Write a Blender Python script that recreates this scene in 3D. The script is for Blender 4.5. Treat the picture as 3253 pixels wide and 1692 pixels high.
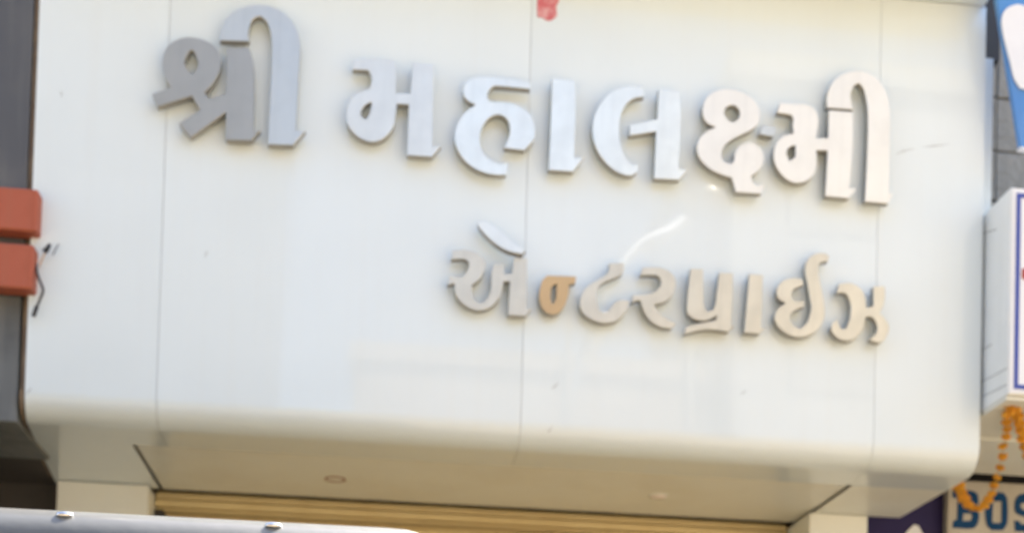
import bpy, bmesh, math, random
from mathutils import Vector, Matrix
random.seed(7)
R = math.radians
S = bpy.context.scene
COL = S.collection
for o in list(bpy.data.objects):
    bpy.data.objects.remove(o)

# ------------------------------------------------------------------ camera, sky, sun, exposure
GZ = 1.45                                   # eye height above the road
CAM = Vector((0.7633, -4.6027, GZ))
YAW, PITCH, ROLL = -0.107991, 0.030922, -0.026513
FPX, PPX, PPY = 4200.0, 1626.5, 2500.0      # focal length and principal point, in photograph pixels
cy, sy = math.cos(YAW), math.sin(YAW); cp, sp = math.cos(PITCH), math.sin(PITCH); cr, sr = math.cos(ROLL), math.sin(ROLL)
ROT = Matrix(((cy, -sy, 0), (sy, cy, 0), (0, 0, 1))) @ Matrix(((1, 0, 0), (0, cp, -sp), (0, sp, cp))) @ Matrix(((cr, 0, sr), (0, 1, 0), (-sr, 0, cr)))
cam_d = bpy.data.cameras.new('camera'); cam = bpy.data.objects.new('camera', cam_d); COL.objects.link(cam)
cam.matrix_world = Matrix.Translation(CAM) @ (ROT @ Matrix(((1, 0, 0), (0, 0, -1), (0, 1, 0)))).to_4x4()
cam_d.sensor_fit = 'HORIZONTAL'; cam_d.sensor_width = 36.0
cam_d.lens = 36.0 * FPX / 3253.0
cam_d.shift_y = (PPY - 846.0) / 3253.0
cam_d.clip_start = 0.05; cam_d.clip_end = 800
cam_d.dof.use_dof = True                    # a hand-held phone picture, focused too near
cam_d.dof.focus_distance = 1.1
cam_d.dof.aperture_fstop = 9.5
S.camera = cam

SUN_EL, SUN_AZ = R(52), R(42)               # behind the shop, a little to its right
world = bpy.data.worlds.new('World'); S.world = world; world.use_nodes = True
wn = world.node_tree.nodes; wl = world.node_tree.links
sky = wn.new('ShaderNodeTexSky'); sky.sky_type = 'NISHITA'; sky.sun_disc = False
sky.sun_elevation = SUN_EL; sky.sun_rotation = SUN_AZ; sky.air_density = 1.0; sky.dust_density = 2.5; sky.ozone_density = 1.0
bg = wn['Background']; bg.inputs['Strength'].default_value = 0.15
wl.new(sky.outputs['Color'], bg.inputs['Color'])
sd = bpy.data.lights.new('sun', 'SUN'); sd.energy = 5.0; sd.angle = R(0.53); sd.color = (1.0, 0.93, 0.82)
sun = bpy.data.objects.new('sun', sd); COL.objects.link(sun)
svec = Vector((math.sin(SUN_AZ) * math.cos(SUN_EL), math.cos(SUN_AZ) * math.cos(SUN_EL), math.sin(SUN_EL)))
sun.rotation_euler = svec.to_track_quat('Z', 'Y').to_euler()
S.view_settings.view_transform = 'Standard'; S.view_settings.look = 'None'
S.view_settings.gamma = 1.0; S.view_settings.exposure = 1.88; S.view_settings.use_curve_mapping = False

# ------------------------------------------------------------------ helpers
def ray(u, v): return ROT @ Vector(((u - PPX) / FPX, 1.0, -(v - PPY) / FPX))
def at(u, v, Y):                            # point of the plane y = Y seen at photograph pixel u, v
    d = ray(u, v); return CAM + d * ((Y - CAM.y) / d.y)
def at_z(u, v, Z):
    d = ray(u, v); return CAM + d * ((Z - CAM.z) / d.z)

def tag(o, label=None, cat=None, group=None, kind=None):
    for k, v in (('label', label), ('category', cat), ('group', group), ('kind', kind)):
        if v: o[k] = v
    return o
def empty(name, loc, label, cat, group=None):
    o = bpy.data.objects.new(name, None); COL.objects.link(o); o.location = loc; o.empty_display_size = 0.2
    return tag(o, label, cat, group)
def link(name, me, mat, parent=None, origin=None):
    if mat is not None and not me.materials: me.materials.append(mat)
    if origin is None:
        if me.vertices:
            n = len(me.vertices); origin = sum((v.co for v in me.vertices), Vector()) / n
        else: origin = Vector()
    origin = Vector(origin)
    me.transform(Matrix.Translation(-origin))
    o = bpy.data.objects.new(name, me); COL.objects.link(o)
    o.location = origin - (parent_world(parent) if parent else Vector())
    if parent: o.parent = parent
    return o
def parent_world(p):
    v = Vector()
    while p is not None:
        v = v + p.location; p = p.parent
    return v
def bm_mesh(bm, name='m', smooth=None):
    bmesh.ops.recalc_face_normals(bm, faces=bm.faces)
    me = bpy.data.meshes.new(name); bm.to_mesh(me); bm.free()
    if smooth is not None:
        me.shade_smooth() if hasattr(me, 'shade_smooth') else None
        me.set_sharp_from_angle(angle=R(smooth))
    return me
def add_box(bm, a, b, bev=0.0):
    a, b = Vector(a), Vector(b); c = (a + b) / 2; s = Vector((abs(b.x - a.x), abs(b.y - a.y), abs(b.z - a.z)))
    r = bmesh.ops.create_cube(bm, size=1.0); vs = r['verts']
    bmesh.ops.scale(bm, vec=s, verts=vs); bmesh.ops.translate(bm, vec=c, verts=vs)
    if bev > 0:
        es = list({e for v in vs for e in v.link_edges})
        bmesh.ops.bevel(bm, geom=es, offset=bev, segments=2, profile=0.5, affect='EDGES', clamp_overlap=True)
def box(name, a, b, mat, parent=None, bev=0.0, origin=None):
    bm = bmesh.new(); add_box(bm, a, b, bev); return link(name, bm_mesh(bm), mat, parent, origin)
def add_tube(bm, pts, r, n=8):
    pts = [Vector(p) for p in pts]; rings = []
    for i, p in enumerate(pts):
        t = (pts[min(i + 1, len(pts) - 1)] - pts[max(i - 1, 0)]).normalized()
        a = t.orthogonal().normalized() if not rings else (rings[-1][1] - t * rings[-1][1].dot(t)).normalized()
        b = t.cross(a); rr = r(i / (len(pts) - 1)) if callable(r) else r
        rings.append(([bm.verts.new(p + (a * math.cos(k * 2 * math.pi / n) + b * math.sin(k * 2 * math.pi / n)) * rr) for k in range(n)], a))
    for i in range(len(rings) - 1):
        A, B = rings[i][0], rings[i + 1][0]
        for k in range(n): bm.faces.new((A[k], A[(k + 1) % n], B[(k + 1) % n], B[k]))
    bm.faces.new(rings[0][0][::-1]); bm.faces.new(rings[-1][0])
def tube(name, pts, r, mat, parent=None, n=8):
    bm = bmesh.new(); add_tube(bm, pts, r, n); return link(name, bm_mesh(bm, smooth=50), mat, parent)
def smooth_path(pts, k=6):
    pts = [Vector(p) for p in pts]; out = []
    for i in range(len(pts) - 1):
        p0 = pts[max(i - 1, 0)]; p1 = pts[i]; p2 = pts[i + 1]; p3 = pts[min(i + 2, len(pts) - 1)]
        for j in range(k):
            t = j / k
            out.append(0.5 * ((2 * p1) + (p2 - p0) * t + (2 * p0 - 5 * p1 + 4 * p2 - p3) * t * t + (3 * p1 - p0 - 3 * p2 + p3) * t ** 3))
    out.append(pts[-1]); return out
def smooth_loop(pts, corner=48, k=5):       # closed outline: curves through soft points, straight into sharp ones
    P = [Vector((p[0], p[1])) for p in pts]; n = len(P); sharp = []
    for i in range(n):
        a = P[i] - P[i - 1]; b = P[(i + 1) % n] - P[i]
        sharp.append(a.length < 1e-9 or b.length < 1e-9 or a.angle(b) > R(corner))
    out = []
    for i in range(n):
        p1, p2 = P[i], P[(i + 1) % n]
        p0 = P[i - 1] if not sharp[i] else p1 - (p2 - p1)
        p3 = P[(i + 2) % n] if not sharp[(i + 1) % n] else p2 + (p2 - p1)
        d1, d2 = sharp[i], sharp[(i + 1) % n]
        L = (p2 - p1).length
        m1 = (p2 - p0) * 0.5; m2 = (p3 - p1) * 0.5
        if m1.length > 0: m1 = m1.normalized() * L
        if m2.length > 0: m2 = m2.normalized() * L
        if d1: m1 = p2 - p1
        if d2: m2 = p2 - p1
        for j in range(k):
            t = j / k
            h00 = 2 * t ** 3 - 3 * t * t + 1; h10 = t ** 3 - 2 * t * t + t; h01 = -2 * t ** 3 + 3 * t * t; h11 = t ** 3 - t * t
            out.append(p1 * h00 + m1 * h10 + p2 * h01 + m2 * h11)
    return out
def outline_mesh(loops, y_front, depth, bev=0.0):
    """loops: closed outlines of (x, z), holes included; a solid plate whose front lies at y_front."""
    cu = bpy.data.curves.new('outline', 'CURVE'); cu.dimensions = '2D'; cu.fill_mode = 'BOTH'
    cu.extrude = depth / 2 - bev; cu.bevel_depth = bev; cu.bevel_resolution = 0; cu.offset = -bev
    for lp in loops:
        sp_ = cu.splines.new('POLY'); sp_.points.add(len(lp) - 1); sp_.use_cyclic_u = True
        for p, q in zip(sp_.points, lp): p.co = (q[0], q[1], 0, 1)
    ob = bpy.data.objects.new('outline', cu); COL.objects.link(ob)
    dg = bpy.context.evaluated_depsgraph_get(); dg.update()
    me = bpy.data.meshes.new_from_object(ob.evaluated_get(dg))
    bpy.data.objects.remove(ob); bpy.data.curves.remove(cu)
    me.materials.clear()
    me.transform(Matrix(((1, 0, 0, 0), (0, 0, -1, y_front + depth / 2), (0, 1, 0, 0), (0, 0, 0, 1))))
    bm = bmesh.new(); bm.from_mesh(me); bmesh.ops.remove_doubles(bm, verts=bm.verts, dist=1e-5); me2 = bm_mesh(bm, smooth=32)
    bpy.data.meshes.remove(me)
    return me2
def px_loops(loops, ox, oy, sc, Y):
    out = []
    for lp in loops:
        w = [at(ox + u / sc, oy + v / sc, Y) for u, v in smooth_loop(lp)]
        out.append([(p.x, p.z) for p in w])
    return out

# ------------------------------------------------------------------ materials
def mat(name, col, rough=0.5, metal=0.0, spec=0.5, coat=0.0, coat_rough=0.05, noise=None, noise2=None, bump=0.0, bump_scale=40.0, detail=4.0, stretch=None, streak=None, streak_scale=(14, 14, 0.6)):
    m = bpy.data.materials.new(name); m.use_nodes = True; nt = m.node_tree; N = nt.nodes; L = nt.links
    b = N['Principled BSDF']
    b.inputs['Base Color'].default_value = (*col, 1); b.inputs['Roughness'].default_value = rough
    b.inputs['Metallic'].default_value = metal; b.inputs['Specular IOR Level'].default_value = spec
    b.inputs['Coat Weight'].default_value = coat; b.inputs['Coat Roughness'].default_value = coat_rough
    tc = N.new('ShaderNodeTexCoord'); mp = N.new('ShaderNodeMapping'); L.new(tc.outputs['Object'], mp.inputs['Vector'])
    if stretch: mp.inputs['Scale'].default_value = stretch
    src = None
    def layer(prev, colour, scale, amount, vec, lo=0.45, hi=0.7):
        n = N.new('ShaderNodeTexNoise'); n.inputs['Scale'].default_value = scale; n.inputs['Detail'].default_value = detail; n.inputs['Roughness'].default_value = 0.6
        L.new(vec, n.inputs['Vector'])
        r = N.new('ShaderNodeMapRange'); r.inputs['From Min'].default_value = lo; r.inputs['From Max'].default_value = hi; r.inputs['To Max'].default_value = amount
        L.new(n.outputs['Fac'], r.inputs['Value'])
        mx = N.new('ShaderNodeMix'); mx.data_type = 'RGBA'; L.new(r.outputs['Result'], mx.inputs['Factor'])
        if prev is None: mx.inputs['A'].default_value = (*col, 1)
        else: L.new(prev, mx.inputs['A'])
        mx.inputs['B'].default_value = (*colour, 1)
        return mx.outputs['Result']
    if noise: src = layer(src, noise[0], noise[1], noise[2], mp.outputs['Vector'])
    if noise2: src = layer(src, noise2[0], noise2[1], noise2[2], mp.outputs['Vector'])
    if streak:
        m2 = N.new('ShaderNodeMapping'); m2.inputs['Scale'].default_value = streak_scale; L.new(tc.outputs['Object'], m2.inputs['Vector'])
        src = layer(src, streak[0], streak[1], streak[2], m2.outputs['Vector'], 0.5, 0.8)
    if src is not None: L.new(src, b.inputs['Base Color'])
    if bump > 0:
        n = N.new('ShaderNodeTexNoise'); n.inputs['Scale'].default_value = bump_scale; n.inputs['Detail'].default_value = detail
        L.new(mp.outputs['Vector'], n.inputs['Vector'])
        bp = N.new('ShaderNodeBump'); bp.inputs['Strength'].default_value = bump; bp.inputs['Distance'].default_value = 0.02
        L.new(n.outputs['Fac'], bp.inputs['Height']); L.new(bp.outputs['Normal'], b.inputs['Normal'])
    return m
M = {}
M['panel'] = mat('white_cladding', (0.715, 0.795, 0.815), rough=0.42, coat=0.8, coat_rough=0.022, noise=((0.66, 0.735, 0.75), 1.3, 0.6), streak=((0.66, 0.66, 0.60), 1.6, 0.10), bump=0.022, bump_scale=1.7, detail=2)
M['soffit'] = mat('soffit_cladding', (0.80, 0.82, 0.76), rough=0.5, coat=0.25, coat_rough=0.15, noise=((0.70, 0.68, 0.58), 2.2, 0.5))
M['backing'] = mat('grey_sealant', (0.50, 0.48, 0.45), rough=0.9, noise=((0.36, 0.34, 0.31), 6, 0.6))
def letter_mat(name, c, metal=0.75, rough=0.3, wear=0.88):
    return mat(name, c, rough=rough, metal=metal, noise=(tuple(x * wear for x in c), 7, 0.6), streak=(tuple(x * (wear - 0.05) for x in c), 2.2, 0.4), bump=0.02, bump_scale=5, detail=3)
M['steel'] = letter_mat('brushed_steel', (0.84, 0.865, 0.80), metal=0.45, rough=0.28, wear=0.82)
M['dim_steel'] = letter_mat('dimmed_steel', (0.74, 0.76, 0.715), metal=0.4, rough=0.3, wear=0.86)  # darker copy of the steel, a weaker reflection put into its colour
M['grey_steel'] = letter_mat('dull_grey_steel', (0.42, 0.43, 0.41), metal=0.4, rough=0.3)  # reflection of the dark building put into the letter colour
M['mid_steel'] = letter_mat('mid_grey_steel', (0.62, 0.65, 0.63), metal=0.5, rough=0.28)  # on the hooked upright this lighter tone stands for reflected sky
M['pale_steel'] = letter_mat('cream_steel', (0.84, 0.83, 0.765), metal=0.22, rough=0.3, wear=0.88)  # warm reflection of the sunlit building put into the letter colour
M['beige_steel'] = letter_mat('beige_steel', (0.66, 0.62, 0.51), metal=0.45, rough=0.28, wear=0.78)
M['tan'] = letter_mat('tan_faded_face', (0.56, 0.40, 0.215), metal=0.2, rough=0.4)
M['return'] = mat('steel_return', (0.34, 0.33, 0.30), rough=0.5, metal=0.3, noise=((0.28, 0.27, 0.25), 9, 0.6))  # shade on the letter sides put into a darker grey
M['blue_white'] = letter_mat('clean_steel', (0.80, 0.85, 0.83), metal=0.2, rough=0.35)  # reflected sky put into the colour of the tilted stroke
M['crack'] = mat('dark_gap', (0.05, 0.05, 0.05), rough=0.9)
M['shutter'] = mat('yellow_shutter_paint', (0.74, 0.60, 0.31), rough=0.45, noise=((0.66, 0.50, 0.23), 5, 0.6), streak=((0.42, 0.29, 0.12), 2, 0.4), streak_scale=(0.35, 14, 14))
M['plaster'] = mat('plaster', (0.62, 0.58, 0.50), rough=0.9, noise=((0.48, 0.43, 0.35), 3, 0.7), bump=0.2)
M['dark_grey'] = mat('dark_grey_cladding', (0.085, 0.088, 0.095), rough=0.45, coat=0.2, noise=((0.12, 0.12, 0.12), 2.5, 0.8), streak=((0.16, 0.16, 0.15), 2, 0.5))
M['slate_grey'] = mat('weathered_grey_cladding', (0.13, 0.14, 0.14), rough=0.6, noise=((0.07, 0.075, 0.075), 4, 0.8), streak=((0.22, 0.22, 0.21), 2, 0.5))
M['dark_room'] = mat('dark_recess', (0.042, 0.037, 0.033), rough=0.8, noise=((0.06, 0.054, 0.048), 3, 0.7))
M['red'] = mat('terracotta_paint', (0.40, 0.11, 0.062), rough=0.6, spec=0.3, noise=((0.34, 0.085, 0.042), 6, 0.7), streak=((0.33, 0.13, 0.075), 2, 0.4))
M['brown_trim'] = mat('brown_trim', (0.16, 0.11, 0.07), rough=0.7, noise=((0.28, 0.21, 0.13), 8, 0.7))
M['cable'] = mat('black_cable', (0.02, 0.02, 0.022), rough=0.6)
M['copper'] = mat('bare_copper_wire', (0.55, 0.36, 0.18), rough=0.4, metal=0.6)
M['scratch'] = mat('scratch_grime', (0.16, 0.15, 0.14), rough=0.9)
M['rust'] = mat('rust_stain', (0.30, 0.14, 0.08), rough=0.9, noise=((0.5, 0.42, 0.32), 30, 0.8))
M['lens'] = mat('downlight_lens', (0.80, 0.72, 0.68), rough=0.2, coat=0.5)
M['red_paint'] = mat('vermilion_paint', (0.56, 0.14, 0.17), rough=0.7, noise=((0.74, 0.52, 0.53), 30, 0.9), detail=6)
M['concrete'] = mat('grey_concrete', (0.29, 0.28, 0.245), rough=0.95, noise=((0.20, 0.19, 0.165), 6, 0.8), noise2=((0.36, 0.35, 0.32), 17, 0.5), bump=0.5, bump_scale=30)
M['blue'] = mat('sky_blue_sign', (0.07, 0.25, 0.60), rough=0.35, coat=0.3, noise=((0.05, 0.19, 0.52), 3, 0.6))
M['white_sign'] = mat('white_sign_face', (0.78, 0.80, 0.82), rough=0.35, coat=0.3, noise=((0.70, 0.73, 0.77), 3, 0.6))
M['box_side'] = mat('white_sign_side', (0.86, 0.88, 0.86), rough=0.3, coat=0.6, noise=((0.74, 0.77, 0.76), 4, 0.6), streak=((0.6, 0.62, 0.6), 1.5, 0.35), bump=0.05, bump_scale=6)
M['blue_line'] = mat('deep_blue_line', (0.04, 0.07, 0.34), rough=0.4)
M['navy'] = mat('navy_banner', (0.022, 0.016, 0.085), rough=0.5, spec=0.25, noise=((0.028, 0.02, 0.075), 4, 0.7), bump=0.06, bump_scale=5)
M['bos_face'] = mat('cream_sign_face', (0.46, 0.43, 0.37), rough=0.5, noise=((0.39, 0.36, 0.30), 4, 0.6), streak=((0.34, 0.30, 0.24), 2, 0.3))
M['bos_blue'] = mat('teal_blue_letter', (0.006, 0.05, 0.145), spec=0.15, rough=0.6)
M['marigold'] = mat('marigold_petals', (0.92, 0.48, 0.05), rough=0.7, noise=((0.86, 0.36, 0.025), 60, 0.8), bump=0.8, bump_scale=90)
M['marigold_y'] = mat('yellow_marigold_petals', (0.90, 0.50, 0.05), rough=0.7, noise=((0.85, 0.38, 0.03), 60, 0.8), bump=0.8, bump_scale=90)
M['thread'] = mat('cotton_thread', (0.55, 0.45, 0.25), rough=0.9)
M['van'] = mat('silver_grey_paint', (0.115, 0.115, 0.105), rough=0.5, metal=0.2, coat=0.35, coat_rough=0.12, noise=((0.15, 0.148, 0.14), 7, 0.6), bump=0.06, bump_scale=25)
M['van_glass'] = mat('tinted_glass', (0.015, 0.018, 0.02), rough=0.05, coat=1.0)
M['rubber'] = mat('black_rubber', (0.02, 0.02, 0.02), rough=0.8)
M['chrome'] = mat('polished_metal', (0.75, 0.75, 0.76), rough=0.12, metal=1.0)
M['lamp_red'] = mat('red_lamp_plastic', (0.35, 0.02, 0.02), rough=0.2, coat=0.6)
M['ground'] = mat('dusty_ground', (0.44, 0.33, 0.19), rough=0.95, noise=((0.36, 0.26, 0.14), 0.8, 0.7), noise2=((0.50, 0.39, 0.24), 9, 0.5), bump=0.4, bump_scale=14)
M['road'] = mat('dusty_asphalt', (0.30, 0.225, 0.135), rough=0.9, noise=((0.22, 0.165, 0.10), 1.2, 0.7), noise2=((0.36, 0.28, 0.17), 22, 0.5), bump=0.4, bump_scale=30)
M['kerb'] = mat('kerb_concrete', (0.34, 0.31, 0.27), rough=0.95, noise=((0.22, 0.2, 0.17), 4, 0.7), bump=0.3)
M['opp_grey'] = mat('slate_building_wall', (0.055, 0.062, 0.072), rough=0.7, noise=((0.08, 0.085, 0.09), 1, 0.6))
M['opp_cream'] = mat('cream_building_wall', (0.36, 0.345, 0.31), rough=0.9, noise=((0.30, 0.285, 0.25), 1, 0.6))
M['opp_tan'] = mat('tan_building_wall', (0.38, 0.31, 0.22), rough=0.9, noise=((0.31, 0.25, 0.17), 1, 0.6))

# ------------------------------------------------------------------ ground, road, pavement
def sheet(name, x0, x1, y0, y1, z, m, seg=1):
    bm = bmesh.new(); bmesh.ops.create_grid(bm, x_segments=seg, y_segments=seg, size=0.5)
    bmesh.ops.scale(bm, vec=(x1 - x0, y1 - y0, 1), verts=bm.verts); bmesh.ops.translate(bm, vec=((x0 + x1) / 2, (y0 + y1) / 2, z), verts=bm.verts)
    return tag(link(name, bm_mesh(bm), m), kind='structure')
sheet('ground', -300, 300, -300, 300, -0.004, M['ground'], 4)
sheet('road', -300, 300, -11.0, -3.4, 0.0, M['road'], 4)
tag(box('pavement', (-60, -12.4, -0.1), (60, -11.0, 0.13), M['kerb'], bev=0.01), kind='structure')
tag(box('kerb', (-60, -3.4, -0.1), (60, -3.22, 0.12), M['kerb'], bev=0.01), kind='structure')

# ------------------------------------------------------------------ the shop: walls, pillars, shutter
ZC = 1.447 + GZ                             # where the face begins to curve under
ZS = 1.352 + GZ                             # level of the soffit
RC = ZC - ZS
ZT = 3.087 + GZ                             # top of the fascia
XL, XR = -0.437, 2.955
XS = [0.0, 1.259, 2.552]                    # joints between the panels
q0, q1 = at_z(420, 1412, ZS), at_z(2710, 1540, ZS)
XSL, XSR, YS = q0.x, q1.x, (q0.y + q1.y) / 2  # recessed soffit panel: left, right and front edge
YB = at_z(478, 1545, ZS).y + 0.02
YPL, YPR = at_z(180, 1522, ZS).y, at_z(2757, 1634, ZS).y   # pillar faces
YSH = YB + 0.10                             # shutter
print('soffit', XSL, XSR, YS, YB, YPL, YPR)
shop = empty('shop_building', (1.25, 0.75, 0), 'closed shop with pale pillars and yellow roller shutter under the big white fascia', 'shop')
box('wall', (XL + 0.02, 0.62, ZS + 0.1), (XR - 0.02, 1.0, ZT + 0.3), M['plaster'], shop, origin=(1.25, 0.8, ZT))
box('roof_slab', (XL - 0.15, 0.55, ZT + 0.3), (XR + 0.15, 4.0, ZT + 0.45), M['plaster'], shop)
box('back_wall', (XL + 0.13, 3.8, 0), (XR - 0.13, 3.95, ZT + 0.3), M['plaster'], shop)
box('side_wall', (XL + 0.03, 1.0, 0), (XL + 0.13, 4.0, ZT + 0.3), M['plaster'], shop)
box('side_wall', (XR - 0.13, 1.0, 0), (XR - 0.03, 4.0, ZT + 0.3), M['plaster'], shop)
pl0, pl1 = at(180, 1560, YPL), at(462, 1560, YPL)
box('pillar', (pl0.x, YPL, 0), (pl1.x + 0.012, YPL + 0.42, ZS - 0.002), M['soffit'], shop, bev=0.006)
pr0, pr1 = at(2572, 1660, YPR), at(2757, 1660, YPR)
box('pillar', (pr0.x, YPR, 0), (pr1.x, YPR + 0.52, ZS - 0.002), M['soffit'], shop, bev=0.006)
sx0, sx1 = pl1.x + 0.014, pr0.x - 0.002
hood = box('shutter_hood', (sx0, YSH + 0.02, ZS - 0.060), (sx1, YSH + 0.2, ZS + 0.02), M['shutter'], shop, bev=0.006)
for z0, z1, yy in ((ZS - 0.016, ZS + 0.008, 0.004), (ZS - 0.050, ZS - 0.022, -0.010), (ZS - 0.066, ZS - 0.056, 0.0)):
    box('hood_rib', (sx0 + 0.001, YSH + yy, z0), (sx1 - 0.001, YSH + 0.019, z1), M['shutter'], hood, bev=0.004)
box('shutter_rail', (sx0, YSH - 0.005, 0), (sx0 + 0.035, YSH + 0.09, ZS - 0.064), M['dark_room'], shop)
box('shutter_rail', (sx1 - 0.035, YSH - 0.005, 0), (sx1, YSH + 0.09, ZS - 0.064), M['dark_room'], shop)
shut = link('shutter', bm_mesh((lambda b: (add_box(b, (sx0 + 0.036, YSH + 0.05, 0.05), (sx1 - 0.036, YSH + 0.07, ZS - 0.065)), b)[1])(bmesh.new())), M['dark_room'], shop)
bm = bmesh.new(); prof = []
for k in range(9):
    a = math.pi * k / 8; prof.append((-0.024 * math.sin(a), 0.036 * math.cos(a)))
prof = [(0.0, 0.044)] + prof + [(0.0, -0.044)]
vv = [[bm.verts.new((x, p[0], p[1])) for p in prof] for x in (sx0 + 0.037, sx1 - 0.037)]
for i in range(len(prof) - 1): bm.faces.new((vv[0][i], vv[0][i + 1], vv[1][i + 1], vv[1][i]))
slat_me = bm_mesh(bm, smooth=60); slat_me.transform(Matrix.Translation((-(sx0 + sx1) / 2, 0, 0))); slat_me.materials.append(M['shutter'])
spw = parent_world(shut); k = 0; z = ZS - 0.064 - 0.046
while z > 0.1:
    o = bpy.data.objects.new('slat', slat_me); COL.objects.link(o); o.parent = shut
    o.location = Vector(((sx0 + sx1) / 2, YSH + 0.045, z)) - spw; z -= 0.089

# ------------------------------------------------------------------ the fascia: four bent panels, soffit, letters
fas = empty('shop_sign', (1.26, 0.1, ZS), 'wide glossy white shop fascia carrying two lines of raised metal Gujarati letters', 'shop sign')
def prof_pts(yend, off=0.0):
    p = [(off, ZT), (off, ZT - 0.5), (off, ZT - 1.0), (off, ZC)]
    for k in range(1, 13):
        a = math.pi / 2 * k / 12; p.append((RC - (RC - off) * math.cos(a), ZC - (RC - off) * math.sin(a)))
    p.append((yend, ZS + off)); return p
def xskew(x, y):                            # the right end runs slightly inwards with depth
    return x - (0.0 if x > XL + 0.001 else 0.11 * max(0.0, y))
def bent_panel(x0, x1, side=None):
    """one cladding sheet: face, bent lower edge and soffit lip; the end sheets run back to the pillars beside the recess"""
    bm = bmesh.new(); cuts = [(x0, YS), (x1, YS)]
    def strip(xa, xb, yend):
        P = prof_pts(yend)
        A = [bm.verts.new((xskew(xa, y), y, z)) for y, z in P]; B = [bm.verts.new((xskew(xb, y), y, z)) for y, z in P]
        for i in range(len(P) - 1): bm.faces.new((A[i], A[i + 1], B[i + 1], B[i]))
    if side == 'left': strip(x0, XSL, YB); strip(XSL, x1, YS)
    elif side == 'right': strip(x0, XSR, YS) if XSR > x0 else None; strip(max(x0, XSR), x1, YB)
    else: strip(x0, x1, YS)
    bmesh.ops.remove_doubles(bm, verts=bm.verts, dist=1e-6)
    bmesh.ops.recalc_face_normals(bm, faces=bm.faces)
    if sum((f.normal.y for f in bm.faces)) > 0: bmesh.ops.reverse_faces(bm, faces=bm.faces)
    geom = bmesh.ops.solidify(bm, geom=list(bm.faces), thickness=0.004)
    return link('cladding_panel', bm_mesh(bm, smooth=30), M['panel'], fas)
G = 0.0008
bent_panel(XL, XS[0] - G, 'left'); bent_panel(XS[0] + G, XS[1] - G); bent_panel(XS[1] + G, XS[2] - G)
bent_panel(XS[2] + G, XR, 'right_end')
# soffit left of XSR belongs to the third joint; the corner beyond it is a sheet of its own
def poly_prism(name, pts, z0, z1, m, parent):
    bm = bmesh.new(); A = [bm.verts.new((x, y, z0)) for x, y in pts]; B = [bm.verts.new((x, y, z1)) for x, y in pts]; n = len(pts)
    bm.faces.new(A[::-1]); bm.faces.new(B)
    for i in range(n): bm.faces.new((A[i], A[(i + 1) % n], B[(i + 1) % n], B[i]))
    return link(name, bm_mesh(bm), m, parent)
poly_prism('soffit_corner', [(XSR + 0.001, YS + 0.001), (xskew(XR, YS), YS + 0.001), (XR, YPR + 0.02), (XSR + 0.001, YPR + 0.02)], ZS, ZS + 0.004, M['soffit'], fas)
poly_prism('soffit_panel', [(XSL + 0.008, YS + 0.003), (XSR - 0.004, YS + 0.003), (XSR - 0.004, YB + 0.05), (XSL + 0.008, YB + 0.05)], ZS + 0.012, ZS + 0.018, M['soffit'], fas)
bm = bmesh.new(); P = prof_pts(YS - 0.01, 0.009)
A = [bm.verts.new((XL + 0.01, y, z)) for y, z in P]; B = [bm.verts.new((xskew(XR, y) - 0.02 - 0.15 * max(0, y), y, z)) for y, z in P]
for i in range(len(P) - 1): bm.faces.new((A[i], A[i + 1], B[i + 1], B[i]))
link('backing_sheet', bm_mesh(bm, smooth=30), M['backing'], fas)
box('backing_sheet', (XL - 0.02, YS + 0.03, ZS + 0.03), (XR - 0.02, YPR, ZS + 0.05), M['backing'], fas)
def end_cap(x, xs):
    bm = bmesh.new(); P = prof_pts(YPR - 0.05, 0.005); loop = [bm.verts.new((xs(y), y, z)) for y, z in P + [(YPR - 0.05, ZT)]]
    bm.faces.new(loop); bmesh.ops.triangulate(bm, faces=bm.faces)
    return link('end_cap', bm_mesh(bm), M['panel'], fas)
end_cap(XL, lambda y: XL - 0.11 * max(0, y) + 0.001); end_cap(XR, lambda y: xskew(XR, y) - 0.002)
box('top_cap', (XL - 0.02, -0.22, ZT + 0.003), (XR - 0.008, 0.6, ZT + 0.05), M['panel'], fas, bev=0.004)
box('side_strip', (XR + 0.001, 0.045, at(3150, 640, 0.05).z - 0.5), (at(3152, 300, 0.05).x, 0.07, at(3158, 190, 0.05).z), M['panel'], fas)
box('edge_trim', (XL - 0.022, 0.03, ZC - 0.05), (XL - 0.003, 0.06, ZT), M['brown_trim'], fas)
bm = bmesh.new(); P = [p for p in prof_pts(YPL - 0.03, 0.012)][3:]
add_tube(bm, [(XL - 0.012 - 0.11 * max(0, y) , y, z) for y, z in P], 0.008, 6)
link('edge_trim', bm_mesh(bm, smooth=50), M['brown_trim'], fas)

YF, TH = -0.046, 0.028
def letter(loops, ox, oy, sc, m, label=None, yf=YF, name='letter', side=None):
    me = outline_mesh(px_loops(loops, ox, oy, sc, yf), yf, TH, bev=0.0012)
    o = link(name, me, m, fas)
    me.materials.append(side or M['return'])
    for p in me.polygons: p.material_index = 1 if abs(p.normal.y) < 0.5 else 0
    if label: o['label'] = label
    return o
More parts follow.
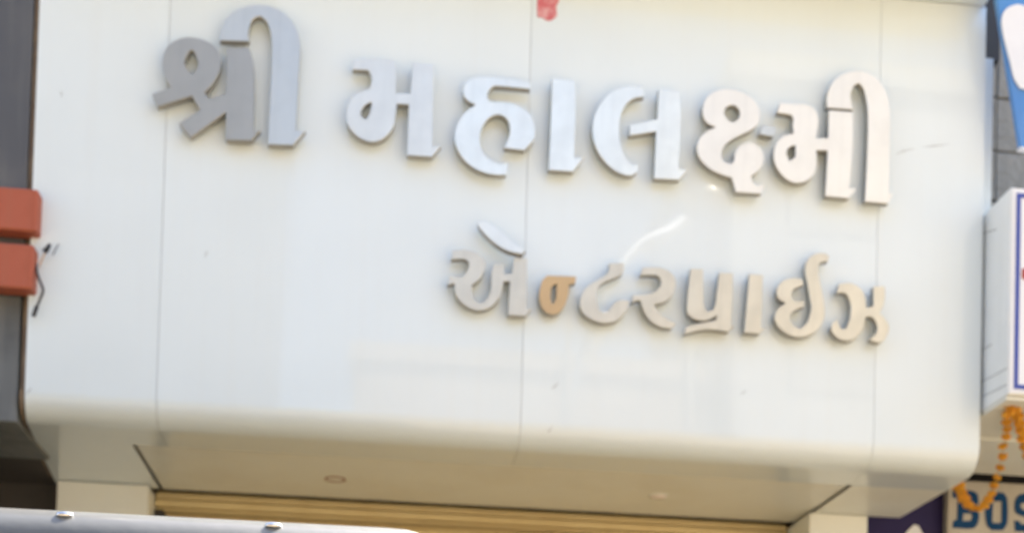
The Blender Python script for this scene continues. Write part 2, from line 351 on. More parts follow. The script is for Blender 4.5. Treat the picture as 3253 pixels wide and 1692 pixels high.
# first line, left to right
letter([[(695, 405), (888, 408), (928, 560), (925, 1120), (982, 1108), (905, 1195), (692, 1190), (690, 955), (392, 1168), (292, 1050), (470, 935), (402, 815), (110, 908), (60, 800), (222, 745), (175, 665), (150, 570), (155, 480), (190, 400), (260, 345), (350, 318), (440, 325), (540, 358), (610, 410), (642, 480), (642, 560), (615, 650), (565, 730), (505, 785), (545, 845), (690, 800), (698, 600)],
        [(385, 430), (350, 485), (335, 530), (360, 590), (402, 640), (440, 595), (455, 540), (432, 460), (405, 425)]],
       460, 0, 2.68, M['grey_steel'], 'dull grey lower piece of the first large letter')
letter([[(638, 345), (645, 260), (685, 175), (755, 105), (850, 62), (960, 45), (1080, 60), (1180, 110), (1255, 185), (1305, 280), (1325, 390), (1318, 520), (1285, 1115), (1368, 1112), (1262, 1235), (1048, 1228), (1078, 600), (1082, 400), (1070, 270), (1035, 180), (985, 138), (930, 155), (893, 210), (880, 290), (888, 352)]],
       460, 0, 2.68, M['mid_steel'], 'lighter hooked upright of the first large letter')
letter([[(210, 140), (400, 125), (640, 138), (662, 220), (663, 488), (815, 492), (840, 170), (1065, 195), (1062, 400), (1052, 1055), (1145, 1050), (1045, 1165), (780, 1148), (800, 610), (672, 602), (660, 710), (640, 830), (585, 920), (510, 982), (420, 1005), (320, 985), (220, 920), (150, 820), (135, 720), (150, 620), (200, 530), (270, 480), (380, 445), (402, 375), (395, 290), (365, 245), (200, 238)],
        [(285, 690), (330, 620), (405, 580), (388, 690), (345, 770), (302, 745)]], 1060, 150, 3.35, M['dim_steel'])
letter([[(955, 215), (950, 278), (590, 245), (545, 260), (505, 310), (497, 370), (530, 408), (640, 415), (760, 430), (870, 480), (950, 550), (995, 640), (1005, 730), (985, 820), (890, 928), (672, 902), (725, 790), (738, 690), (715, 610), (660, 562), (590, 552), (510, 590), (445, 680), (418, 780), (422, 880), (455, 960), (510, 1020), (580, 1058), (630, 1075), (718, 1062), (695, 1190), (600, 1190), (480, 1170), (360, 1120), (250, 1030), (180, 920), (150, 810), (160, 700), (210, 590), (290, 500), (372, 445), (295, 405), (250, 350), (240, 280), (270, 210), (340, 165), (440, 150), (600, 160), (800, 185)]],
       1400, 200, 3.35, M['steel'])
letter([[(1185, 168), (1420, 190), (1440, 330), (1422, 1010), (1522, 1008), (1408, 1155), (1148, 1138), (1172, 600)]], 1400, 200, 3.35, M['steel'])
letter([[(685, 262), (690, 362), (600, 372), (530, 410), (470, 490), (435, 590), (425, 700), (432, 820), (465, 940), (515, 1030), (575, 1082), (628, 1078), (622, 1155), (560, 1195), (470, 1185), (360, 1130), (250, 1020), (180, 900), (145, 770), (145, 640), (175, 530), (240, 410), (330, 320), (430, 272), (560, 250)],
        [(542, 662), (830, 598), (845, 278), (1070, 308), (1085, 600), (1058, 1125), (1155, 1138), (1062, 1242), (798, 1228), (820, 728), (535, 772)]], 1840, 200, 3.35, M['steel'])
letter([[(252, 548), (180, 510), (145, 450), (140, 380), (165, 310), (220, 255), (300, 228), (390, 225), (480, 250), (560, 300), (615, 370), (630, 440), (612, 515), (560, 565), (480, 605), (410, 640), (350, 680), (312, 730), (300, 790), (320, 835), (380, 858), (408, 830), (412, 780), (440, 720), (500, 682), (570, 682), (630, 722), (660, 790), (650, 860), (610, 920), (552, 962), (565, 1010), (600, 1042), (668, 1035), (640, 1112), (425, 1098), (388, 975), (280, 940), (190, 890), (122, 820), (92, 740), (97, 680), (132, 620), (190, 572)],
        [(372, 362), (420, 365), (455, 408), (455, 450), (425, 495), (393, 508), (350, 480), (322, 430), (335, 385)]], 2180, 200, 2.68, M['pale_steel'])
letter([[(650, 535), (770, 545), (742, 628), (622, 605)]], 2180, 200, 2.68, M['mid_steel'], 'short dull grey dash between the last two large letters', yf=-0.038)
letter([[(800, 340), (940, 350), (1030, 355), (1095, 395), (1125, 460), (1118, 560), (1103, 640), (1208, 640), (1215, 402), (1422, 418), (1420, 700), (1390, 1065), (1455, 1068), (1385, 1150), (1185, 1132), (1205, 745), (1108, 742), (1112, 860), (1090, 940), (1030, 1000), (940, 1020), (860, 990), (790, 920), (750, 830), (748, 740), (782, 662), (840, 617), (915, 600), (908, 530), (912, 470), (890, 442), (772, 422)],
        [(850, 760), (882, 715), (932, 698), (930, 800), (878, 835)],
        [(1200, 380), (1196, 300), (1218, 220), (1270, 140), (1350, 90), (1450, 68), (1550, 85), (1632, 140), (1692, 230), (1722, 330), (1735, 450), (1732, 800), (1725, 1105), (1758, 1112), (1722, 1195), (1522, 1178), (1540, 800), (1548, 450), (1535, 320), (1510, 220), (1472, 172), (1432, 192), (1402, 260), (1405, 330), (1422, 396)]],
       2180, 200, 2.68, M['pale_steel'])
# second line
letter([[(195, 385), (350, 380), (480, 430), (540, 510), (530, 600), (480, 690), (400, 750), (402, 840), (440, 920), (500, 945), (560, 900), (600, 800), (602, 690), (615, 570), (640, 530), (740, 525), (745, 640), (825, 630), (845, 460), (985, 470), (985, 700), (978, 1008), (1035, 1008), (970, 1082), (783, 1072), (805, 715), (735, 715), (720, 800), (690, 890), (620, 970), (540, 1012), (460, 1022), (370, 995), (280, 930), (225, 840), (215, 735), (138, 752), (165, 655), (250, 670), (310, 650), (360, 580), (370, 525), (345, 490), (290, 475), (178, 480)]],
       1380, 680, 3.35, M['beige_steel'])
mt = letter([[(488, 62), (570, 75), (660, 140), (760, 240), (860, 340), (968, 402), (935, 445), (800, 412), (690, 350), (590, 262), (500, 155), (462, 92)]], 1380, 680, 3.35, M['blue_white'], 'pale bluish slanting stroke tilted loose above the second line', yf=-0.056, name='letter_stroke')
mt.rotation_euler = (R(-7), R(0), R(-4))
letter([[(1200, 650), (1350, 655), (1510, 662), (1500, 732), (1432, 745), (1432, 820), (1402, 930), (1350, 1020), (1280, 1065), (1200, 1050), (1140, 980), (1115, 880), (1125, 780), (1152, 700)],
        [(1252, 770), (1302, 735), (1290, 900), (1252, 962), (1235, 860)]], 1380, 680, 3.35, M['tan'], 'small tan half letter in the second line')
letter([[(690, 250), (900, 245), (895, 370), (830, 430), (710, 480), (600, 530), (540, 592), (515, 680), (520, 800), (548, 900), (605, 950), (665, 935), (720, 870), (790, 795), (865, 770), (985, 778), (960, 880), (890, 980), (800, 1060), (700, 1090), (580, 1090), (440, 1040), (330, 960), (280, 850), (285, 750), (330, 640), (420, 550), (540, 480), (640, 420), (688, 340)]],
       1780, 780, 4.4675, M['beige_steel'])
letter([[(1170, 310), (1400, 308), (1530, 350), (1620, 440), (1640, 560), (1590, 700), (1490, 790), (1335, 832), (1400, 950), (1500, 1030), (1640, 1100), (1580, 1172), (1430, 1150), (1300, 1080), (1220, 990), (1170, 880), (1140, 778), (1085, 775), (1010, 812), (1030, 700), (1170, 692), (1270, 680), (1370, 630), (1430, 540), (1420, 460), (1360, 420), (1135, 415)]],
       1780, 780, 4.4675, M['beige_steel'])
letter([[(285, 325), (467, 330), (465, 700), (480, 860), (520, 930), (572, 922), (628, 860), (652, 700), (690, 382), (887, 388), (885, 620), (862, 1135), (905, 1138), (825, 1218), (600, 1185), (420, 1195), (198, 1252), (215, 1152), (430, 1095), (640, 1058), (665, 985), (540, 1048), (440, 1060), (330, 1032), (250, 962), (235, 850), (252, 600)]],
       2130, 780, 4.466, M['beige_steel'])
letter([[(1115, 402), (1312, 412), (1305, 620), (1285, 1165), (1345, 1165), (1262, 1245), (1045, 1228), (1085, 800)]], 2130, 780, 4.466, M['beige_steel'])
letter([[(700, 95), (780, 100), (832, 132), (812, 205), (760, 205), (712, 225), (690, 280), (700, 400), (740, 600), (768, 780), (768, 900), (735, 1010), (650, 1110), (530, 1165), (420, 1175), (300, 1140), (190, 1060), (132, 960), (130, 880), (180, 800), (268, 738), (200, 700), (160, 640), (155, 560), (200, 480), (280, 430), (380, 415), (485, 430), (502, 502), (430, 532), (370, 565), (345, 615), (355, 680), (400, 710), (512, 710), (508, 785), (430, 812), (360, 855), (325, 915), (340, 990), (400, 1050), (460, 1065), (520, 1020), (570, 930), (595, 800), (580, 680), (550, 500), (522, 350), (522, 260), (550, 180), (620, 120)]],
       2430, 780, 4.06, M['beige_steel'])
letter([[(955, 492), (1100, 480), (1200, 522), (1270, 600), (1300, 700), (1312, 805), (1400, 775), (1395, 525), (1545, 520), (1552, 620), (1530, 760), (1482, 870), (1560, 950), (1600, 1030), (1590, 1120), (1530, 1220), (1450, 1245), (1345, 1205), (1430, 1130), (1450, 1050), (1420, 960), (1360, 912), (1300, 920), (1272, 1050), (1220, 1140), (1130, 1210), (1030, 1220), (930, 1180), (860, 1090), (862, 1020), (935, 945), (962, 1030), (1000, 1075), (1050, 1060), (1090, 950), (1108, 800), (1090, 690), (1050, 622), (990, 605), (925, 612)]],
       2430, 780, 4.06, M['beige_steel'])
# small fittings and wear on the fascia
def ring(name, c, r0, r1, h, m, parent, n=28):
    bm = bmesh.new(); L = []
    for rr, zz in ((r0, 0), (r0, -h), (r1, -h), (r1, 0)):
        L.append([bm.verts.new((c.x + rr * math.cos(2 * math.pi * k / n), c.y + rr * math.sin(2 * math.pi * k / n), c.z + zz)) for k in range(n)])
    for a in range(3):
        for k in range(n): bm.faces.new((L[a][k], L[a][(k + 1) % n], L[a + 1][(k + 1) % n], L[a + 1][k]))
    return link(name, bm_mesh(bm, smooth=40), m, parent)
zc = ZS + 0.012
c1 = at_z(1065, 1520, zc); c2 = at_z(2092, 1574, zc)
r1 = ring('downlight', c1, 0.035, 0.042, 0.003, M['rust'], fas); r1['label'] = 'rust stained downlight rim'
bm = bmesh.new(); bmesh.ops.create_uvsphere(bm, u_segments=24, v_segments=10, radius=0.034)
bmesh.ops.scale(bm, vec=(1, 1, 0.35), verts=bm.verts); bmesh.ops.translate(bm, vec=c2, verts=bm.verts)
dl = link('downlight', bm_mesh(bm, smooth=60), M['lens'], fas); dl['label'] = 'small pale domed downlight'
ring('trim_ring', c2, 0.036, 0.042, 0.004, M['soffit'], dl)
def scratch(pts, w=0.0011):
    tube('scratch', [at(u, v, -0.0006) for u, v in pts], lambda t: w * (0.25 + 0.75 * math.sin(math.pi * min(1, max(0, t)))), M['scratch'], fas, 5)
for pts in ([(2846, 490), (2870, 480), (2905, 472)], [(2930, 468), (2965, 464), (3014, 458)], [(1752, 1236), (1762, 1226), (1776, 1214)], [(1738, 1374), (1746, 1366), (1756, 1352)], [(650, 818), (655, 806), (660, 796)], [(82, 1252), (92, 1240), (100, 1230)], [(190, 288), (196, 298), (194, 310)], [(2350, 1252), (2362, 1246), (2372, 1238)]):
    scratch(pts)
# red mark over the middle joint
rp = [at(u, v, -0.002) for u, v in smooth_loop([(1712, -45), (1765, -42), (1776, 0), (1768, 22), (1770, 50), (1756, 62), (1738, 66), (1722, 56), (1708, 54), (1706, 20)])]
tag(link('paint_mark', outline_mesh([[(p.x, p.z) for p in rp]], -0.0022, 0.0018), M['red_paint'], None), 'smudged red painted mark at the top of the fascia above the middle joint', 'paint mark')

# ------------------------------------------------------------------ left neighbour: dark cladding, terracotta bars, loose wires
left = empty('left_building', (-1.4, 0.5, 0), 'dark grey clad building at the left edge with a black recess below', 'building')
zb = at(40, 1338, 0.02).z; zm = at(40, 930, 0.02).z
box('upper_cladding', (-12, 0.02, zm), (XL - 0.024, 0.5, ZT + 1.4), M['dark_grey'], left, bev=0.006)
box('lower_cladding', (-12, 0.026, zb), (XL - 0.030, 0.5, zm - 0.004), M['slate_grey'], left, bev=0.006)
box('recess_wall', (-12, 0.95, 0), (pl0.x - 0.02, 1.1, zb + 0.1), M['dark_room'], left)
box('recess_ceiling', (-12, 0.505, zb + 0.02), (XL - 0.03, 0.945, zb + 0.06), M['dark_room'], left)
for v0, v1, ur in ((600, 735, 122), (776, 918, 108)):
    a = at(ur, v0, -0.055); b = at(ur, v1, -0.055)
    box('terracotta_bar', (-1.35, -0.055, b.z), (a.x, 0.018, a.z), M['red'], left, bev=0.008)
cab = empty('loose_cable', at(150, 800, -0.03), 'frayed black cable end with bare copper strand beside the terracotta bars', 'cable')
tube('cable_sheath', smooth_path([at(113, 828, -0.005), at(118, 868, -0.035), at(128, 895, -0.04), at(137, 922, -0.035), at(127, 950, -0.03), at(117, 975, -0.026), at(110, 992, -0.024)]), 0.0042, M['cable'], cab)
tube('cable_tip', [at(117, 972, -0.026), at(106, 1004, -0.024)], 0.0072, M['cable'], cab)
tube('cable_sheath', smooth_path([at(140, 800, -0.035), at(150, 790, -0.036), at(158, 776, -0.034)]), lambda t: 0.010 - 0.004 * t, M['cable'], cab)
tube('copper_strand', smooth_path([at(124, 848, -0.02), at(133, 825, -0.03), at(143, 803, -0.034)]), 0.0022, M['copper'], cab)
tube('copper_strand', smooth_path([at(168, 810, -0.02), at(176, 792, -0.024), at(186, 775, -0.01)]), 0.0018, M['cable'], cab)

# ------------------------------------------------------------------ right neighbour
right = empty('right_building', (3.9, 0.8, 0), 'grey concrete block wall of the shop next door at the right edge', 'building')
YW = 0.6
box('core_wall', (XR - 0.10, YW + 0.12, at(3200, 1000, YW).z), (18.0, YW + 0.5, ZT + 1.4), M['concrete'], right)
box('roof_slab', (XR - 0.10, YW + 0.5, ZT + 1.2), (18.0, 6.0, ZT + 1.38), M['concrete'], right)
for za, zb2 in ((-120, 312), (316, 480), (484, 640), (644, 800)):
    z1 = at(3200, za, YW).z; z0 = at(3200, zb2, YW).z
    x = XR - 0.08
    for w in (0.42, 0.40, 0.41):
        box('block', (x, YW + random.uniform(-0.006, 0.006), z0 + 0.001), (x + w - 0.004, YW + 0.119, z1 - 0.001), M['concrete'], right, bev=0.006); x += w
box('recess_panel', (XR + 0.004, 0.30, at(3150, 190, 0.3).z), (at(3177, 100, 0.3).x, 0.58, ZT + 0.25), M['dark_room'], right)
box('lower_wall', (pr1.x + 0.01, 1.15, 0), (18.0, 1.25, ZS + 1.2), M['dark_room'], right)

# box sign with a blue border
YBX = -0.19
xb = at(3206, 1000, YBX).x; zb0 = at(3206, 1251, YBX).z; zb1 = at(3206, 592, YBX).z
zback = at_z(3150, 1493, zb0).y
bs = empty('box_sign', (xb + 0.7, 0.1, zb0), 'white box sign edged with a blue line at the right, next to the fascia', 'sign')
xb = max(xb, XR + 0.012); xe = xb + 1.5
box('sign_case', (xb, YBX + 0.004, zb0), (xe, zback - 0.01, zb1), M['box_side'], bs, bev=0.006)
box('sign_face', (xb + 0.006, YBX, zb0 + 0.006), (xe - 0.006, YBX + 0.0035, zb1 - 0.006), M['white_sign'], bs)
bl = [at(3210, 612, YBX), at(3228, 1228, YBX)]
u0 = xb + 0.020; w = 0.016; zt_, zl_ = zb1 - 0.022, zb0 + 0.020
bm = bmesh.new()
for a, b in (((u0, zl_), (u0 + w, zt_)), ((u0 + w, zt_ - w), (xe - 0.04, zt_)), ((u0 + w, zl_), (xe - 0.04, zl_ + w)), ((xe - 0.04, zl_), (xe - 0.024, zt_))):
    add_box(bm, (a[0], YBX - 0.0025, a[1]), (b[0], YBX - 0.0003, b[1]))
link('blue_border', bm_mesh(bm), M['blue_line'], bs)
pm = at(3249, 865, YBX)
link('red_print', outline_mesh([[(pm.x - 0.004, pm.z - 0.02), (pm.x - 0.004, pm.z + 0.012), (pm.x + 0.05, pm.z + 0.03), (pm.x + 0.05, pm.z - 0.05)]], YBX - 0.0025, 0.002), M['lamp_red'], bs)
# underside with a stepped joint
yj = at_z(3210, 1394, zb0 - 0.012).y
box('underside_panel', (xb + 0.004, YBX + 0.02, zb0 - 0.012), (xe, yj - 0.004, zb0 - 0.002), M['soffit'], bs)
box('underside_panel', (xb + 0.004, yj + 0.002, zb0 - 0.020), (xe, zback - 0.012, zb0 - 0.002), M['soffit'], bs)
for pts in ([(3118, 742), (3142, 735), (3166, 728)], [(3122, 1110), (3140, 1100), (3150, 1092)], [(3118, 1212), (3160, 1190), (3200, 1168)], [(3122, 1258), (3160, 1240), (3198, 1220)]):
    P = []
    for u, v in pts:
        d = ray(u, v); t = (xb - 0.0006 - CAM.x) / d.x; P.append(CAM + d * t)
    tube('scratch', P, 0.0011, M['scratch'], bs, 5)

# tilted blue sign
YBL = -0.12
blue = empty('blue_sign', at(3253, 200, YBL), 'tilted sky blue sign with a fat white letter in the top right corner', 'sign')
def pl(loop, Y): return [[(p.x, p.z) for p in (at(u, v, Y) for u, v in loop)]]
link('sign_board', outline_mesh(pl([(3112, -330), (3242, 466), (3560, 500), (3430, -330)], YBL), YBL, 0.022, 0.002), M['blue'], blue)
link('sign_edge', outline_mesh(pl([(3240, 467.5), (3243, 473), (3560, 509), (3560, 501.5)], YBL), YBL - 0.003, 0.028), M['white_sign'], blue)
link('white_letter', outline_mesh([[(p.x, p.z) for p in (at(u, v, YBL - 0.006) for u, v in smooth_loop([(3240, 16), (3208, 22), (3188, 40), (3182, 72), (3192, 130), (3208, 195), (3222, 250), (3240, 280), (3300, 290), (3370, 270), (3345, 200), (3320, 100), (3300, 40)]))]], YBL - 0.008, 0.007), M['white_sign'], blue)

# board with slab letters, navy banner
YBO = 0.80
bo = empty('letter_board', at(3200, 1640, YBO), 'cream signboard with blue slab letters BOS below the box sign', 'sign')
p0 = at(3013, 1518, YBO); p1 = at(3253, 1540, YBO)
zt_ = at(3120, 1527, YBO).z
box('board', (p0.x, YBO, 1.9), (p0.x + 1.3, YBO + 0.05, zt_), M['bos_face'], bo, bev=0.006)
OX, OY, SC = 3000, 1420, 4.925
def bos(loops):
    lp = [[(p.x, p.z) for p in (at(OX + u / SC, OY + v / SC, YBO - 0.004) for u, v in L)] for L in loops]
    link('letter', outline_mesh(lp, YBO - 0.004, 0.0035), M['bos_blue'], bo)
def scurve(L): return [tuple(v) for v in smooth_loop(L, 40)]
bos([scurve([(135, 665), (420, 675), (490, 700), (530, 760), (532, 870), (500, 935), (540, 1000), (535, 1150), (500, 1225), (440, 1265), (130, 1252), (140, 1150), (200, 1120), (215, 800), (135, 775)]),
     scurve([(310, 800), (420, 810), (435, 850), (420, 905), (310, 900)]), scurve([(300, 1030), (420, 1030), (440, 1075), (415, 1140), (290, 1148)])])
bos([scurve([(740, 690), (930, 705), (985, 800), (985, 1180), (920, 1290), (740, 1290), (660, 1190), (655, 860)]), scurve([(765, 840), (900, 835), (895, 1160), (860, 1180), (750, 1170)])])
bos([scurve([(1160, 745), (1240, 720), (1420, 730), (1470, 760), (1460, 900), (1370, 900), (1350, 850), (1220, 870), (1190, 900), (1220, 960), (1400, 1040), (1480, 1110), (1490, 1250), (1430, 1320), (1110, 1305), (1095, 1140), (1180, 1150), (1200, 1195), (1370, 1210), (1390, 1160), (1340, 1110), (1150, 1040), (1105, 980), (1110, 830)])])
YN = 0.86
nv = empty('navy_banner', at(2880, 1650, YN), 'dark navy banner with a pale round emblem between the right pillar and the cream signboard', 'banner')
box('banner_cloth', (pr1.x - 0.02 if False else at(2735, 1660, YN).x, YN, 1.8), (at(3011, 1640, YN).x, YN + 0.02, ZS + 0.28), M['navy'], nv)
link('emblem', outline_mesh([[(p.x, p.z) for p in (at(u, v, YN - 0.004) for u, v in [(2862, 1712), (2884, 1684), (2904, 1664), (2918, 1668), (2930, 1690), (2940, 1716)])]], YN - 0.004, 0.0035), M['white_sign'], nv)

# marigold garland
gar = empty('flower_garland', at(3215, 1290, -0.1), 'orange marigold garland hanging from the box sign across the cream signboard', 'garland')
def flower_mesh(name, m):
    bm = bmesh.new(); rnd = random.Random(3)
    bmesh.ops.create_icosphere(bm, subdivisions=1, radius=0.010)
    for k in range(70):                     # petals
        th = math.acos(1 - 2 * (k + 0.5) / 70); ph = k * 2.39996
        d = Vector((math.sin(th) * math.cos(ph), math.sin(th) * math.sin(ph), math.cos(th) * 0.75)).normalized()
        a = d.orthogonal().normalized(); a = (Matrix.Rotation(rnd.uniform(0, 6.28), 3, d) @ a); b = d.cross(a)
        r0 = 0.008; r1 = rnd.uniform(0.0145, 0.018); w = 0.0048
        v = [bm.verts.new(d * r0 - b * 0.0015), bm.verts.new(d * r0 + b * 0.0015), bm.verts.new(d * r1 * 0.9 + b * w + a * 0.002), bm.verts.new(d * r1 + a * 0.006), bm.verts.new(d * r1 * 0.9 - b * w + a * 0.002)]
        bm.faces.new(v)
    me = bm_mesh(bm, name); me.materials.append(m); return me
fl = [flower_mesh('flower_orange', M['marigold']), flower_mesh('flower_yellow', M['marigold_y'])]
def gy(v): return -0.10 + 0.42 * max(0.0, min(1.0, (v - 1290) / 240.0))
gp = [(3210, 1284), (3226, 1300), (3204, 1312), (3222, 1326), (3199, 1340), (3200, 1362), (3194, 1386), (3188, 1416), (3184, 1449), (3178, 1484), (3168, 1514), (3160, 1541), (3149, 1567), (3140, 1585), (3127, 1603), (3110, 1614), (3091, 1611), (3075, 1601), (3061, 1583), (3052, 1562), (3044, 1544), (3041, 1528)]
gp2 = [(3234, 1324), (3240, 1344), (3246, 1366), (3251, 1390), (3258, 1418), (3266, 1448)]
gw = parent_world(gar); rnd = random.Random(11)
for grp in (gp, gp2):
    tube('thread', [at(u, v, gy(v)) for u, v in grp], 0.0012, M['thread'], gar, 5)
    for i, (u, v) in enumerate(grp):
        o = bpy.data.objects.new('flower', fl[1 if rnd.random() < 0.45 and i > 6 else 0]); COL.objects.link(o); o.parent = gar
        o.location = at(u + rnd.uniform(-2, 2), v, gy(v)) - gw; o.rotation_euler = (rnd.uniform(-0.5, 0.5), rnd.uniform(-0.5, 0.5), rnd.uniform(0, 6))
        s = rnd.uniform(1.0, 1.25) * (1.12 if i < 3 or i > len(grp) - 6 else 0.88); o.scale = (s * 1.1, s * 1.1, s * 0.8)

# ------------------------------------------------------------------ parked van, its roof in the foreground
YV = -2.72
ve = at(1370, 1680, YV + 0.14); vz = at(1330, 1671, YV + 0.14).z; vm = at(0, 1604, YV + 0.14)
van = empty('parked_van', (ve.x - 1.6, YV + 0.7, 0), 'silver grey van parked in front of the shop, only its roof edge showing', 'van')
LEN, WID = 3.3, 1.42
RL = [at(u, 1604 + 0.0523 * u, YV + 0.14) for u in (0, 300, 600, 900, 1100, 1230)]
RL += [at(1290, 1674, YV + 0.14), at(1325, 1684, YV + 0.14)]
bm = bmesh.new(); rings = []
def section(x, top, bot, inset):
    y0, y1 = YV + inset, YV + WID - inset; pts = []
    rr = 0.085; zt2 = top
    pts += [(y0 + 0.03, bot), (y0, bot + 0.12), (y0 + 0.005, bot + 0.55), (y0 + 0.03, zt2 - rr)]
    for k in range(1, 6):
        a = math.pi / 2 * k / 6; pts.append((y0 + 0.03 + rr * 1.3 * (1 - math.cos(a)), zt2 - rr + rr * math.sin(a) * 0.92))
    n = 8
    for k in range(n + 1):
        t = k / n; yy = (y0 + 0.15) * (1 - t) + (y1 - 0.15) * t; pts.append((yy, zt2 - rr * 0.06 + 0.035 * math.sin(math.pi * t)))
    m = [(y0 + y1 - p[0], p[1]) for p in pts[:9]][::-1]
    return [(x, y, z) for y, z in pts + m]
xe_, xs_ = ve.x + 0.05, ve.x - LEN
for x, tp, bt_, ins in ((xs_, 0.95, 0.30, 0.10), (xs_ + 0.04, 1.05, 0.26, 0.03), (xs_ + 0.30, 1.15, 0.25, 0.0), (xs_ + 0.75, vz - 0.14, 0.25, 0.0), (xs_ + 0.95, vz - 0.05, 0.25, 0), (xs_ + 1.3, vm.z - 0.005, 0.25, 0), (xs_ + 1.9, vm.z + 0.008, 0.25, 0), *[(p.x, p.z, 0.25, 0) for p in RL], (ve.x, vz - 0.024, 0.25, 0.004), (ve.x + 0.03, vz - 0.06, 0.26, 0.012), (ve.x + 0.055, vz - 0.20, 0.27, 0.03), (ve.x + 0.10, vz - 0.70, 0.28, 0.03), (ve.x + 0.08, vz - 1.2, 0.30, 0.04)):
    rings.append([bm.verts.new(p) for p in section(x, tp, bt_, ins)])
for A, B in zip(rings, rings[1:]):
    for k in range(len(A) - 1): bm.faces.new((A[k], A[k + 1], B[k + 1], B[k]))
    bm.faces.new((A[-1], A[0], B[0], B[-1]))
bm.faces.new(rings[0]); bm.faces.new(rings[-1][::-1])
link('body', bm_mesh(bm, smooth=40), M['van'], van)
for side in (0, 1):
    y = YV - 0.004 if side == 0 else YV + WID + 0.004
    for x0, x1 in ((xs_ + 0.95, xs_ + 1.55), (xs_ + 1.62, xs_ + 2.35), (xs_ + 2.42, ve.x - 0.12)):
        s = 1 if side == 0 else -1
        bm = bmesh.new()
        V = [bm.verts.new(p) for p in ((x0, y + s * 0.008, 1.02), (x1, y + s * 0.008, 1.02), (x1 - 0.03, y + s * 0.028, vz - 0.20), (x0 + 0.06, y + s * 0.028, vz - 0.20))]
        W = [bm.verts.new(v.co + Vector((0, s * 0.02, 0))) for v in V]
        bm.faces.new(V); bm.faces.new(W[::-1])
        for k in range(4): bm.faces.new((V[k], V[(k + 1) % 4], W[(k + 1) % 4], W[k]))
        link('window', bm_mesh(bm), M['van_glass'], van)
    tube('drip_rail', smooth_path([(xs_ + 0.95, y + (0.03 if side == 0 else -0.03), vz - 0.125), (xs_ + 1.6, y + (0.03 if side == 0 else -0.03), vz - 0.085), (ve.x - 0.02, y + (0.03 if side == 0 else -0.03), vz - 0.085)]), 0.006, M['van'], van, 6)
    for xw in (xs_ + 0.55, ve.x - 0.55):
        bm = bmesh.new(); yw = YV + 0.10 if side == 0 else YV + WID - 0.10
        bmesh.ops.create_cone(bm, cap_ends=True, segments=28, radius1=0.27, radius2=0.27, depth=0.18, matrix=Matrix.Translation((xw, yw - (0.04 if side == 0 else -0.04), 0.27)) @ Matrix.Rotation(R(90), 4, 'X'))
        wh = link('wheel', bm_mesh(bm, smooth=40), M['rubber'], van)
        bm = bmesh.new(); bmesh.ops.create_cone(bm, cap_ends=True, segments=24, radius1=0.16, radius2=0.13, depth=0.03, matrix=Matrix.Translation((xw, yw - (0.14 if side == 0 else -0.14), 0.27)) @ Matrix.Rotation(R(90 if side == 0 else -90), 4, 'X'))
        link('rim', bm_mesh(bm, smooth=40), M['chrome'], wh)
    box('tail_light', (ve.x + 0.06, YV + 0.06 + side * (WID - 0.24), 0.75), (ve.x + 0.125, YV + 0.18 + side * (WID - 0.24), 1.02), M['lamp_red'], van, bev=0.01)
for u, v in ((205, 1634), (868, 1668)):  # polished beads added to make the white glints on the roof edge
    c = at(u, v, YV + 0.066); bm = bmesh.new(); bmesh.ops.create_uvsphere(bm, u_segments=16, v_segments=10, radius=0.007)
    bmesh.ops.scale(bm, vec=(1.8, 1, 0.7), verts=bm.verts); bmesh.ops.translate(bm, vec=c + Vector((0, 0, 0.0)), verts=bm.verts)
    link('roof_clip', bm_mesh(bm, smooth=60), M['chrome'], van)
box('bumper', (ve.x + 0.05, YV + 0.05, 0.34), (ve.x + 0.17, YV + WID - 0.05, 0.50), M['rubber'], van, bev=0.02)
box('bumper', (xs_ - 0.08, YV + 0.08, 0.32), (xs_ + 0.03, YV + WID - 0.08, 0.50), M['rubber'], van, bev=0.02)

# ------------------------------------------------------------------ across the street (seen only as reflections)
def street_house(name, label, x0, x1, h, y, m, nx, nz, wcol):
    b = empty(name, ((x0 + x1) / 2, y, 0), label, 'building')
    box('wall', (x0, y - 6, 0), (x1, y, h), m, b)
    box('parapet', (x0 - 0.1, y - 6.1, h), (x1 + 0.1, y + 0.15, h + 0.35), m, b)
    dw = (x1 - x0) / nx; dz = h / nz
    for i in range(nx):
        for k in range(nz):
            cx = x0 + dw * (i + 0.5); cz = dz * (k + 0.55)
            wf = box('window', (cx - dw * 0.22, y + 0.003, cz - dz * 0.25), (cx + dw * 0.22, y + 0.05, cz + dz * 0.2), m, b)
            box('pane', (cx - dw * 0.19, y + 0.052, cz - dz * 0.22), (cx + dw * 0.19, y + 0.06, cz + dz * 0.17), M[wcol], wf)
street_house('street_building', 'dark slate building across the street, behind the camera', -18, -1.0, 13.0, -13.0, M['opp_grey'], 5, 3, 'opp_grey')
street_house('street_building', 'low tan building across the street, behind the camera', 0.4, 5.6, 7.4, -14.5, M['opp_tan'], 3, 2, 'opp_tan')
street_house('street_building', 'tall cream building across the street, behind the camera', 5.8, 18, 12.5, -14.0, M['opp_cream'], 4, 4, 'opp_cream')

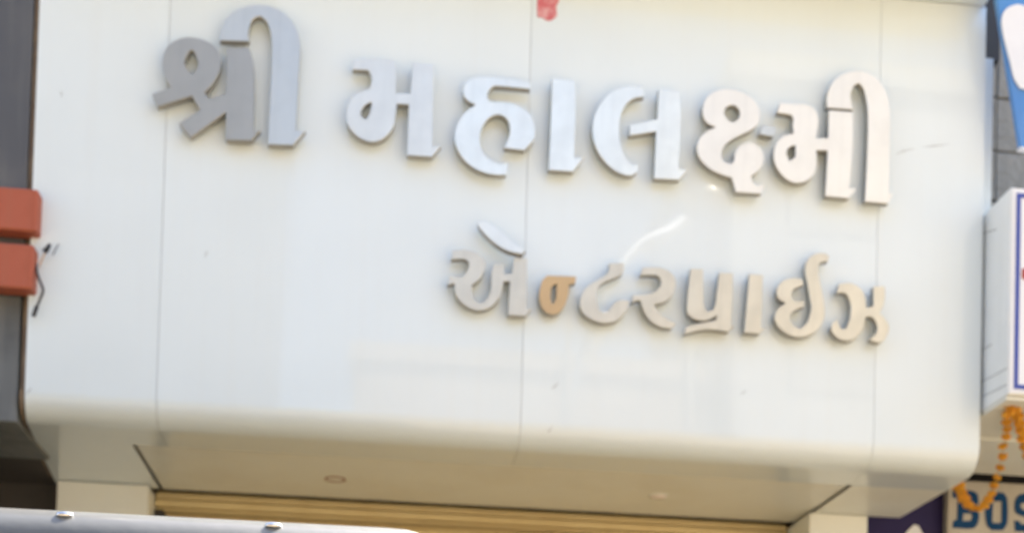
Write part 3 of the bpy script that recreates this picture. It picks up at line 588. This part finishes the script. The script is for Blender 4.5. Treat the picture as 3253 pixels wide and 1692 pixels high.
# steel cable, balls and two pole domes, added unseen for glints in the fascia
def mirrored(u, v, d):                      # where a thing stands whose reflection in the fascia is seen at u, v
    p = at(u, v, d); return Vector((p.x, -p.y, p.z))
M['dull_steel'] = mat('spun_steel', (0.8, 0.79, 0.76), rough=0.30, metal=1.0)
cbl = empty('overhead_cable', mirrored(2050, 760, 9.0), 'sagging steel overhead cable across the street, behind the camera', 'cable')
tube('wire', smooth_path([mirrored(u, v, 9.0) for u, v in ((1620, 2300), (1700, 1800), (1800, 1450), (1842, 1235), (1880, 1130), (1920, 990), (1970, 855), (2040, 770), (2110, 745), (2180, 695), (2236, 636))]), 0.035, M['dull_steel'], cbl, 12)
ball_bm = bmesh.new(); bmesh.ops.create_uvsphere(ball_bm, u_segments=20, v_segments=12, radius=0.085)
ball_me = bm_mesh(ball_bm, smooth=60); ball_me.materials.append(M['dull_steel'])
FP = [Vector((u, v, 0)) for u, v in ((1862, 1232), (1876, 1200), (1890, 1150), (1906, 1078))]
FQ = [Vector((u, v, 0)) for u, v in ((1968, 866), (1990, 826), (2024, 784), (2066, 760), (2116, 742), (2160, 708), (2190, 688))]
for u, v in [(p.x, p.y) for p in smooth_path(FP, 3) + smooth_path(FQ, 5)]:
    o = bpy.data.objects.new('festoon_ball', ball_me); COL.objects.link(o); o.parent = cbl; o.location = mirrored(u, v, 8.9) - cbl.location  # balls added along the cable, each for one glint
for lu, lv, nm in ((2236, 638, 'small steel dome street lamp across the street, behind the camera in the middle'), (1828, 1022, 'lowest steel dome street lamp across the street, behind the camera')):
    c = mirrored(lu, lv, 8.0); rad = 0.40 if lu > 3000 else 0.20
    lp = empty('street_lamp', (c.x, c.y - 0.6, 0), nm, 'lamp')  # dome and pole added out of view, only for their glint
    bm = bmesh.new(); bmesh.ops.create_uvsphere(bm, u_segments=32, v_segments=18, radius=rad)
    bmesh.ops.scale(bm, vec=(1.3, 1.3, 0.8), verts=bm.verts)
    bmesh.ops.delete(bm, geom=[v for v in bm.verts if v.co.z < -rad * 0.45], context='VERTS'); bmesh.ops.translate(bm, vec=c, verts=bm.verts)
    link('lamp_dome', bm_mesh(bm, smooth=60), M['dull_steel'], lp)
    tube('arm', smooth_path([(c.x, c.y - 0.62, c.z - 0.5), (c.x, c.y - 0.55, c.z + 0.1), (c.x, c.y - 0.3, c.z + 0.3), (c.x, c.y, c.z + rad * 0.7)]), 0.022, M['kerb'], lp)
    tube('pole', [(c.x, c.y - 0.62, 0), (c.x, c.y - 0.62, c.z - 0.45)], 0.06, M['kerb'], lp, 12)
